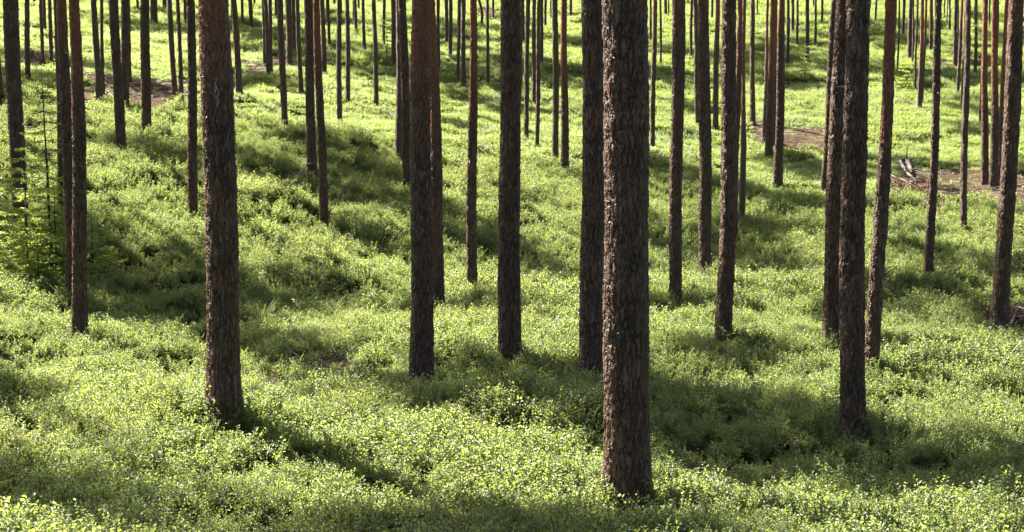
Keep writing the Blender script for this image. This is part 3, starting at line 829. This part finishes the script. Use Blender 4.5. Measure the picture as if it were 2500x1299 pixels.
# ------------------------------------------------------------------ dead wood
def log(name, label, cat, pix, r0, r1, m=M_DEAD, lifts=None, twigs=0, needles=0):
    P0 = atpx(*pix[0]); root = empty(name, P0); tag(root, label, cat)
    pts = []
    for i, p in enumerate(pix):
        q = atpx(*p); q[2] += (lifts[i] if lifts else r0 + .05); pts.append(q - P0)
    fine = []
    for i in range(len(pts) - 1):
        for s in range(4): fine.append(pts[i] + (pts[i + 1] - pts[i]) * s / 4 + rv(.012))
    fine.append(pts[-1])
    mb = MB(); mb.tube(fine, list(np.linspace(r0, r1, len(fine))), 10, 0)
    link('stem', mb.mesh('stem', [m], True), root)
    if 0 < twigs < 10:
        for i in range(twigs):
            q = rng.uniform(.25, 1) * (len(fine) - 1.01); k = int(q); c = fine[k] + (fine[k + 1] - fine[k]) * (q - k)
            d = rv(1); d[2] = rng.uniform(-.2, .6); d = d / np.linalg.norm(d); ln = rng.uniform(.2, .5)
            t1 = MB(); t1.tube([c, c + d * ln * .5, c + (d + rv(.25)) * ln], [r1 * .7, r1 * .5, r1 * .25], 5, 0)
            link('twig', t1.mesh('twig', [m]), root)
    elif twigs:
        tw = MB(); ne = MB()
        for i in range(twigs):
            q = rng.uniform(.25, 1) * (len(fine) - 1.01); k = int(q); c = fine[k] + (fine[k + 1] - fine[k]) * (q - k)
            d = rv(1); d[2] = rng.uniform(-.35, .5); d = d / np.linalg.norm(d); ln = rng.uniform(.25, .75)
            e = c + d * ln * .6; e2 = e + (d + np.array([0, 0, -.35])) * ln * .4
            tw.tube([c, e, e2], [.009, .006, .003], 4, 0, False)
            for n_ in range(needles):
                s = c + (e2 - c) * rng.uniform(.3, 1); dd = rv(.5) + np.array([0, 0, -.8])
                ne.blade(s, dd, rv(1), rng.uniform(.08, .2), .028, 0, rng.uniform(0, .9))
        link('twigs', tw.mesh('twigs', [m]), root)
        if needles: link('dead_foliage', ne.mesh('dead_foliage', [M_BROWNN]), root)
    return root


log('fallen_log', 'pale bare log lying left of the thick right pair', 'log', [(1936, 384), (1965, 392), (2012, 410)], .065, .05)
log('fallen_log', 'broken pale log with dark torn end behind the brush pile', 'log', [(2196, 413), (2212, 432), (2236, 452), (2262, 474)], .05, .028,
    lifts=[.30, .2, .16, .1])
log('root_plate', 'dark torn root end above the broken pale log', 'stump', [(2200, 412), (2214, 414), (2226, 428)], .12, .05, M_DEADD, [.28, .3, .1], 8)
log('dead_branch', 'long dead branch with brown hanging twigs on the brush pile', 'branch', [(2168, 450), (2210, 468), (2270, 488), (2330, 505)], .035, .012, M_DEADD,
    [.35, .3, .22, .1], 80, 34)
log('dead_branch', 'second dead branch with grey twigs lower in the brush pile', 'branch', [(2176, 480), (2215, 492), (2275, 512), (2340, 520)], .03, .01, M_DEAD,
    [.2, .2, .2, .12], 70, 26)
log('curved_stick', 'pale curved dead stick rising from the cover below mid-slope pine', 'branch', [(716, 444), (738, 436), (752, 424), (758, 410)], .03, .012, M_DEAD,
    [.10, .22, .30, .42], 3)
log('dead_branch', 'forked bare branch poking out at the right edge below the pine', 'branch', [(2505, 822), (2478, 800), (2450, 790)], .014, .005, M_DEAD, [.45, .35, .3], 7)
log('dead_branch', 'bare grey forked twig at the right edge in bright cover', 'branch', [(2436, 955), (2460, 930), (2500, 905)], .012, .005, M_DEAD, [.1, .32, .5], 7)
log('dead_branch', 'brown dry brush heap at the foot of the right-edge pine', 'branch', [(2455, 812), (2480, 800), (2505, 795)], .02, .008, M_DEADD, [.05, .28, .2], 60, 26)
log('wooden_stake', 'short dark upright snag left of the thick pine pair in the middle', 'snag', [(1407, 790), (1407, 788)], .022, .012, M_DEADD, [.0, .28], 0)
log('dead_branch', 'grey dead brush heap by the thin far-left pines', 'branch', [(72, 160), (85, 150), (100, 160)], .03, .01, M_DEADD, [.1, .4, .2], 40, 10)
log('fallen_branch', 'dark stick lying on the upper left litter patch', 'branch', [(205, 198), (232, 206), (262, 210)], .04, .02, M_DEADD)
log('fallen_branch', 'crooked dark stick on litter beside the resin-scarred pine', 'branch', [(590, 168), (606, 172), (622, 170)], .03, .02, M_DEADD, None, 4)
log('fallen_branch', 'small stick half sunk in the shaded bare hollow', 'branch', [(735, 902), (790, 912), (850, 905)], .012, .008, M_DEADD, [.03, .03, .04], 0)

# stump-like mossy root lump at the left pair
def sapling():
    P = atpx(2530, 800); root = empty('birch_sapling', P); tag(root, 'thin birch sapling leaning in from the right edge, few bright leaves', 'tree')
    mb = MB(); mb.tube([(0, 0, 0), (-.05, 0, 1.0), (-.12, 0, 2.1)], [.012, .009, .004], 6, 0)
    lf = MB()
    for z, dx in ((1.78, -.42), (1.98, -.5), (2.05, -.25), (1.5, -.3)):
        a = np.array([-.1, 0, z]); b = a + np.array([dx, -.05, .10]); mb.tube([a, (a + b) / 2 + np.array([0, 0, .04]), b], [.005, .004, .002], 4, 0, False)
        for i in range(7):
            c = a + (b - a) * rng.uniform(.35, 1.05)
            lf.leaf(c, rv(1) * np.array([1, 1, .5]), np.array([0, -.3, 1]) + rv(.4), .045, .035, 0, rng.uniform(.3, .9))
    link('stem', mb.mesh('stem', [M_DEADD], True), root); link('leaves', lf.mesh('leaves', [M_BIRCH]), root)


sapling()

gt = MB()
for i in range(46):
    a = rng.uniform(0, 6.28); d = np.array([math.cos(a), math.sin(a), 0]); p = d * rng.uniform(0, .14); ln = rng.uniform(.3, .55)
    pts = [p, p + np.array([0, 0, ln * .55]) + d * ln * .12, p + np.array([0, 0, ln * .85]) + d * ln * .38, p + np.array([0, 0, ln * .8]) + d * ln * .68]
    s = np.cross(d, (0, 0, 1)) * .0045; b = len(gt.v); va = rng.uniform(.2, .9)
    for j, q in enumerate(pts):
        w = (1, .9, .6, .1)[j]; gt.v += [q - s * w, q + s * w]; gt.a += [va, va]
    for j in range(3): gt.f.append((b + 2 * j, b + 2 * j + 1, b + 2 * j + 3, b + 2 * j + 2)); gt.m.append(0)
g = link('grass_tuft', gt.mesh('grass_tuft', [M_GRASS]), None, atpx(640, 800)); tag(g, 'tuft of arching grass blades in shade right of the resin-scarred pine', 'grass')

# ------------------------------------------------------------------ bilberry carpet
def bilberry(nst, hgt, rad, ll, step):
    mb = MB()
    for s in range(nst):
        a = rng.uniform(0, 6.28); p = np.array([math.cos(a), math.sin(a), 0]) * rng.uniform(0, rad * .6)
        d = np.array([math.cos(a + rng.normal(0, .5)) * rng.uniform(.1, .55), math.sin(a + rng.normal(0, .5)) * rng.uniform(.1, .55), 1.0])
        H = hgt * rng.uniform(.6, 1.15); segs = 4; pts = [p]
        for i in range(segs):
            d = d + rv(.16); d[2] = max(d[2], .35); d = d / np.linalg.norm(d); p = p + d * H / segs; pts.append(p)
        mb.tube(pts, [.0028, .0024, .002, .0016, .001], 3, 1, False)
        branches = [pts[1:]]
        for b in range(4):
            i = int(rng.integers(1, segs)); q = pts[i]; e = rv(.6); e[2] = abs(e[2]) + .35; e = e / np.linalg.norm(e)
            bl = [q]
            for k in range(3):
                e = e + rv(.2); e = e / np.linalg.norm(e); q = q + e * H * .16; bl.append(q)
            mb.tube(bl, [.0018, .0015, .0012, .0008], 3, 1, False); branches.append(bl)
        for bl in branches:
            sg = 1
            for i in range(len(bl) - 1):
                L = np.linalg.norm(bl[i + 1] - bl[i]); n = max(1, int(L / step)); t = (bl[i + 1] - bl[i]) / (L + 1e-9)
                sd = np.cross(t, rv(1)); sd = sd / (np.linalg.norm(sd) + 1e-9)
                for k in range(n):
                    q = bl[i] + (bl[i + 1] - bl[i]) * (k + rng.random()) / n; sg = -sg
                    dr = sd * sg + t * .6 + rv(.3); nr = np.array([0, 0, 1.0]) + rv(.42)
                    l = ll * rng.uniform(.6, 1.15)
                    mb.leaf(q, dr, nr, l, l * rng.uniform(.5, .66), 0, rng.random())
    return mb


def patch(rad, hgt, n, ll, sd):
    mb = MB()
    for i in range(n):
        a = rng.uniform(0, 6.28); r = rad * math.sqrt(rng.random())
        x, y = r * math.cos(a), r * math.sin(a)
        H = hgt * (.45 + .95 * float(vnoise(x * 6 + 40, y * 6 + 40, sd))) * (1 - .4 * (r / rad) ** 2) * rng.uniform(.75, 1.2)
        d = np.array([rng.normal(0, .35), rng.normal(0, .35), 1.0]); d = d / np.linalg.norm(d)
        p = np.array([x, y, 0]); va = rng.random(); tilt = rv(.38); n_l = 11
        for k in range(n_l):
            q = p + d * H * (.25 + .75 * (k + rng.random()) / n_l)
            aa = k * 2.4 + rng.uniform(-.4, .4); dr = np.array([math.cos(aa), math.sin(aa), .35]) + rv(.15)
            l = ll * rng.uniform(.65, 1.2) * (1.1 - .5 * k / n_l)
            mb.leaf(q, dr, np.array([0, 0, 1.0]) + tilt + rv(.2), l, l * .6, 0, min(.99, max(0, va * .7 + rng.random() * .3)))
    return mb


pc = bpy.data.collections.new('bilberry_sprigs')
protos = []
for k in range(5):
    mb = bilberry(10 + k, .205 + .012 * k, .15, .022, .0105); protos.append(mb)
for k in range(4):
    mb = patch(.42, .20, 95, .041, k); protos.append(mb)
def grass(n, h, w):
    mb = MB()
    for i in range(n):
        a = rng.uniform(0, 6.28); d = np.array([math.cos(a), math.sin(a), 0]); p = d * rng.uniform(0, .07); ln = h * rng.uniform(.6, 1.15)
        pts = [p, p + np.array([0, 0, ln * .6]) + d * ln * .1, p + np.array([0, 0, ln * .95]) + d * ln * .3, p + np.array([0, 0, ln]) + d * ln * .6]
        sd = np.cross(d, (0, 0, 1)) * w; b = len(mb.v); va = rng.uniform(.2, .9)
        for j, q in enumerate(pts):
            ww = (1, .9, .6, .1)[j]; mb.v += [q - sd * ww, q + sd * ww]; mb.a += [va, va]
        for j in range(3): mb.f.append((b + 2 * j, b + 2 * j + 1, b + 2 * j + 3, b + 2 * j + 2)); mb.m.append(2)
    return mb


protos.append(grass(14, .24, .003))
for k, mb in enumerate(protos):
    o = bpy.data.objects.new('bilberry_%02d' % k, mb.mesh('bilberry', [M_LEAF, M_STEM, M_GRASS])); pc.objects.link(o)

tx = np.array([t[3][:2] for t in TREEPOS.values()]); 


def scatter(n, r0, r1, th):
    t = rng.uniform(-th, th, n); r = np.sqrt(rng.uniform(r0 * r0, r1 * r1, n))
    return r * np.sin(t), r * np.cos(t), r


PX, PY, PS, PI_ = [], [], [], []
A = .43 * (25 ** 2 - 6.5 ** 2)
x, y, r = scatter(int(A * 50), 6.5, 25, .43)
A = .43 * (46 ** 2 - 25 ** 2)
x2, y2, r2 = scatter(int(A * 36), 25, 46, .43)
x = np.append(x, x2); y = np.append(y, y2); r = np.append(r, r2)
cov = fbm(x / 1.7, y / 1.7, 77, 3); bm = bare_mask(x, y)
keep = (rng.random(len(x)) < np.clip(.75 + (cov - .30) * 2.0, .7, 1)) & (rng.random(len(x)) > bm * .93)
x, y, cov, bm = x[keep], y[keep], cov[keep], bm[keep]
PX.append(x); PY.append(y); PS.append(np.where(np.hypot(x, y) > 25, 1.2, 1.0) * (.62 + cov * .75) * (.55 + .9 * fbm(x / .5, y / .5, 55, 2)) * rng.uniform(.75, 1.2, len(x)) * (1 - .4 * bm)); PI_.append(rng.integers(0, 5, len(x)))
for (a, b, s, dn) in ((44, 65, .95, 14.0), (65, 100, 1.25, 8.0), (100, 190, 1.7, 4.0)):
    A = .43 * (b * b - a * a)
    x, y, r = scatter(int(A * dn), a, b, .43)
    cov = fbm(x / 2.2, y / 2.2, 77, 3); bm = bare_mask(x, y)
    keep = (rng.random(len(x)) < np.clip(.7 + (cov - .30) * 2.5, .6, 1)) & (rng.random(len(x)) > bm * .93)
    x, y, cov, bm = x[keep], y[keep], cov[keep], bm[keep]
    PX.append(x); PY.append(y); PS.append(s * (.6 + cov * .8) * (.5 + fbm(x / .8, y / .8, 55, 2)) * rng.uniform(.75, 1.2, len(x)) * (1 - .62 * bm)); PI_.append(rng.integers(5, 9, len(x)))
PX = np.concatenate(PX); PY = np.concatenate(PY); PS = np.concatenate(PS); PI_ = np.concatenate(PI_)
gsel = (rng.random(len(PX)) < .05 * (fbm(PX / 1.9, PY / 1.9, 5, 2) > .58)) & (np.hypot(PX, PY) < 46) & (np.hypot(PX, PY) > 17)
PI_[gsel] = 9
PZ = height(PX, PY) - .02
NP = len(PX)
print('bilberry instances', NP)
me = bpy.data.meshes.new('bilberry_cover'); me.vertices.add(NP)
me.vertices.foreach_set('co', np.stack([PX, PY, PZ], 1).astype(np.float32).ravel())
rot = np.stack([rng.normal(0, .12, NP), rng.normal(0, .12, NP), rng.uniform(0, 6.28, NP)], 1)
at = me.attributes.new('rot', 'FLOAT_VECTOR', 'POINT'); at.data.foreach_set('vector', rot.astype(np.float32).ravel())
at = me.attributes.new('scl', 'FLOAT', 'POINT'); at.data.foreach_set('value', PS.astype(np.float32))
at = me.attributes.new('pick', 'INT', 'POINT'); at.data.foreach_set('value', PI_.astype(np.int32))
cover = link('bilberry_cover', me)
tag(cover, 'knee-low carpet of bright green bilberry shrubs over the forest floor', 'ground cover', None, 'stuff')
ng = bpy.data.node_groups.new('bilberry_scatter', 'GeometryNodeTree')
ng.interface.new_socket('Geometry', in_out='INPUT', socket_type='NodeSocketGeometry')
ng.interface.new_socket('Geometry', in_out='OUTPUT', socket_type='NodeSocketGeometry')
gi = ng.nodes.new('NodeGroupInput'); go = ng.nodes.new('NodeGroupOutput')
ci = ng.nodes.new('GeometryNodeCollectionInfo'); ci.inputs['Collection'].default_value = pc
ci.inputs['Separate Children'].default_value = True; ci.inputs['Reset Children'].default_value = True
iop = ng.nodes.new('GeometryNodeInstanceOnPoints'); iop.inputs['Pick Instance'].default_value = True


def named(n, t):
    a = ng.nodes.new('GeometryNodeInputNamedAttribute'); a.data_type = t; a.inputs['Name'].default_value = n
    return [s for s in a.outputs if s.enabled and s.name == 'Attribute'][0]


e2r = ng.nodes.new('FunctionNodeEulerToRotation')
ng.links.new(named('rot', 'FLOAT_VECTOR'), e2r.inputs[0])
ng.links.new(gi.outputs[0], iop.inputs['Points']); ng.links.new(ci.outputs[0], iop.inputs['Instance'])
ng.links.new(named('pick', 'INT'), iop.inputs['Instance Index']); ng.links.new(e2r.outputs[0], iop.inputs['Rotation'])
ng.links.new(named('scl', 'FLOAT'), iop.inputs['Scale']); ng.links.new(iop.outputs[0], go.inputs[0])
md = cover.modifiers.new('scatter', 'NODES'); md.node_group = ng

# ------------------------------------------------------------------ small sticks and cones on the floor
lt = MB(); n_l = 0
lx, ly, lr = scatter(60000, 9, 85, .42)
lk = rng.random(60000) < bare_mask(lx, ly) * .9 + .005
for x, y in zip(lx[lk], ly[lk]):
    a = rng.uniform(0, 6.28); ln = rng.uniform(.12, .55); z = float(height(x, y)) + rng.uniform(.01, .05)
    d = np.array([math.cos(a), math.sin(a), rng.uniform(-.05, .25)]) * ln
    p = np.array([x, y, z]); k = rng.uniform(.004, .013)
    lt.tube([p, p + d * .5 + rv(.03), p + d], [k, k * .8, k * .4], 4, int(rng.random() < .5), False)
    n_l += 1
    if n_l > 5000: break
o = link('forest_litter', lt.mesh('forest_litter', [M_DEAD, M_DEADD])); tag(o, 'thin dead twigs littering the bare needle patches', 'litter', None, 'stuff')

# ------------------------------------------------------------------ light, world, camera
S = Vector((-math.sin(AZ) * math.cos(EL), math.cos(AZ) * math.cos(EL), math.sin(EL)))
sl = bpy.data.lights.new('sun', 'SUN'); sl.energy = 5.0; sl.angle = R(.53); sl.color = (1, .95, .86)
so = bpy.data.objects.new('sun', sl); COL.objects.link(so); so.rotation_euler = S.to_track_quat('Z', 'Y').to_euler(); so.location = (0, 0, 60)
w = bpy.data.worlds.new('World'); SC.world = w; w.use_nodes = True
nt = w.node_tree; nt.nodes.clear()
sk = nt.nodes.new('ShaderNodeTexSky'); sk.sky_type = 'NISHITA'; sk.sun_disc = False; sk.sun_elevation = EL; sk.sun_rotation = (2 * math.pi - AZ); sk.dust_density = 3.0; sk.ozone_density = .6
bg = nt.nodes.new('ShaderNodeBackground'); bg.inputs['Strength'].default_value = .034
wo = nt.nodes.new('ShaderNodeOutputWorld'); nt.links.new(sk.outputs[0], bg.inputs[0]); nt.links.new(bg.outputs[0], wo.inputs[0])

cd = bpy.data.cameras.new('camera'); cd.sensor_width = 36; cd.lens = F / 2500 * 36; cd.clip_end = 2000; cd.clip_start = .1
co = bpy.data.objects.new('camera', cd); COL.objects.link(co); co.location = (0, 0, ZC); co.rotation_euler = (R(90) - PITCH, 0, 0)
SC.camera = co
SC.view_settings.view_transform = 'Standard'; SC.view_settings.look = 'None'; SC.view_settings.gamma = 1
SC.view_settings.exposure = 2.6
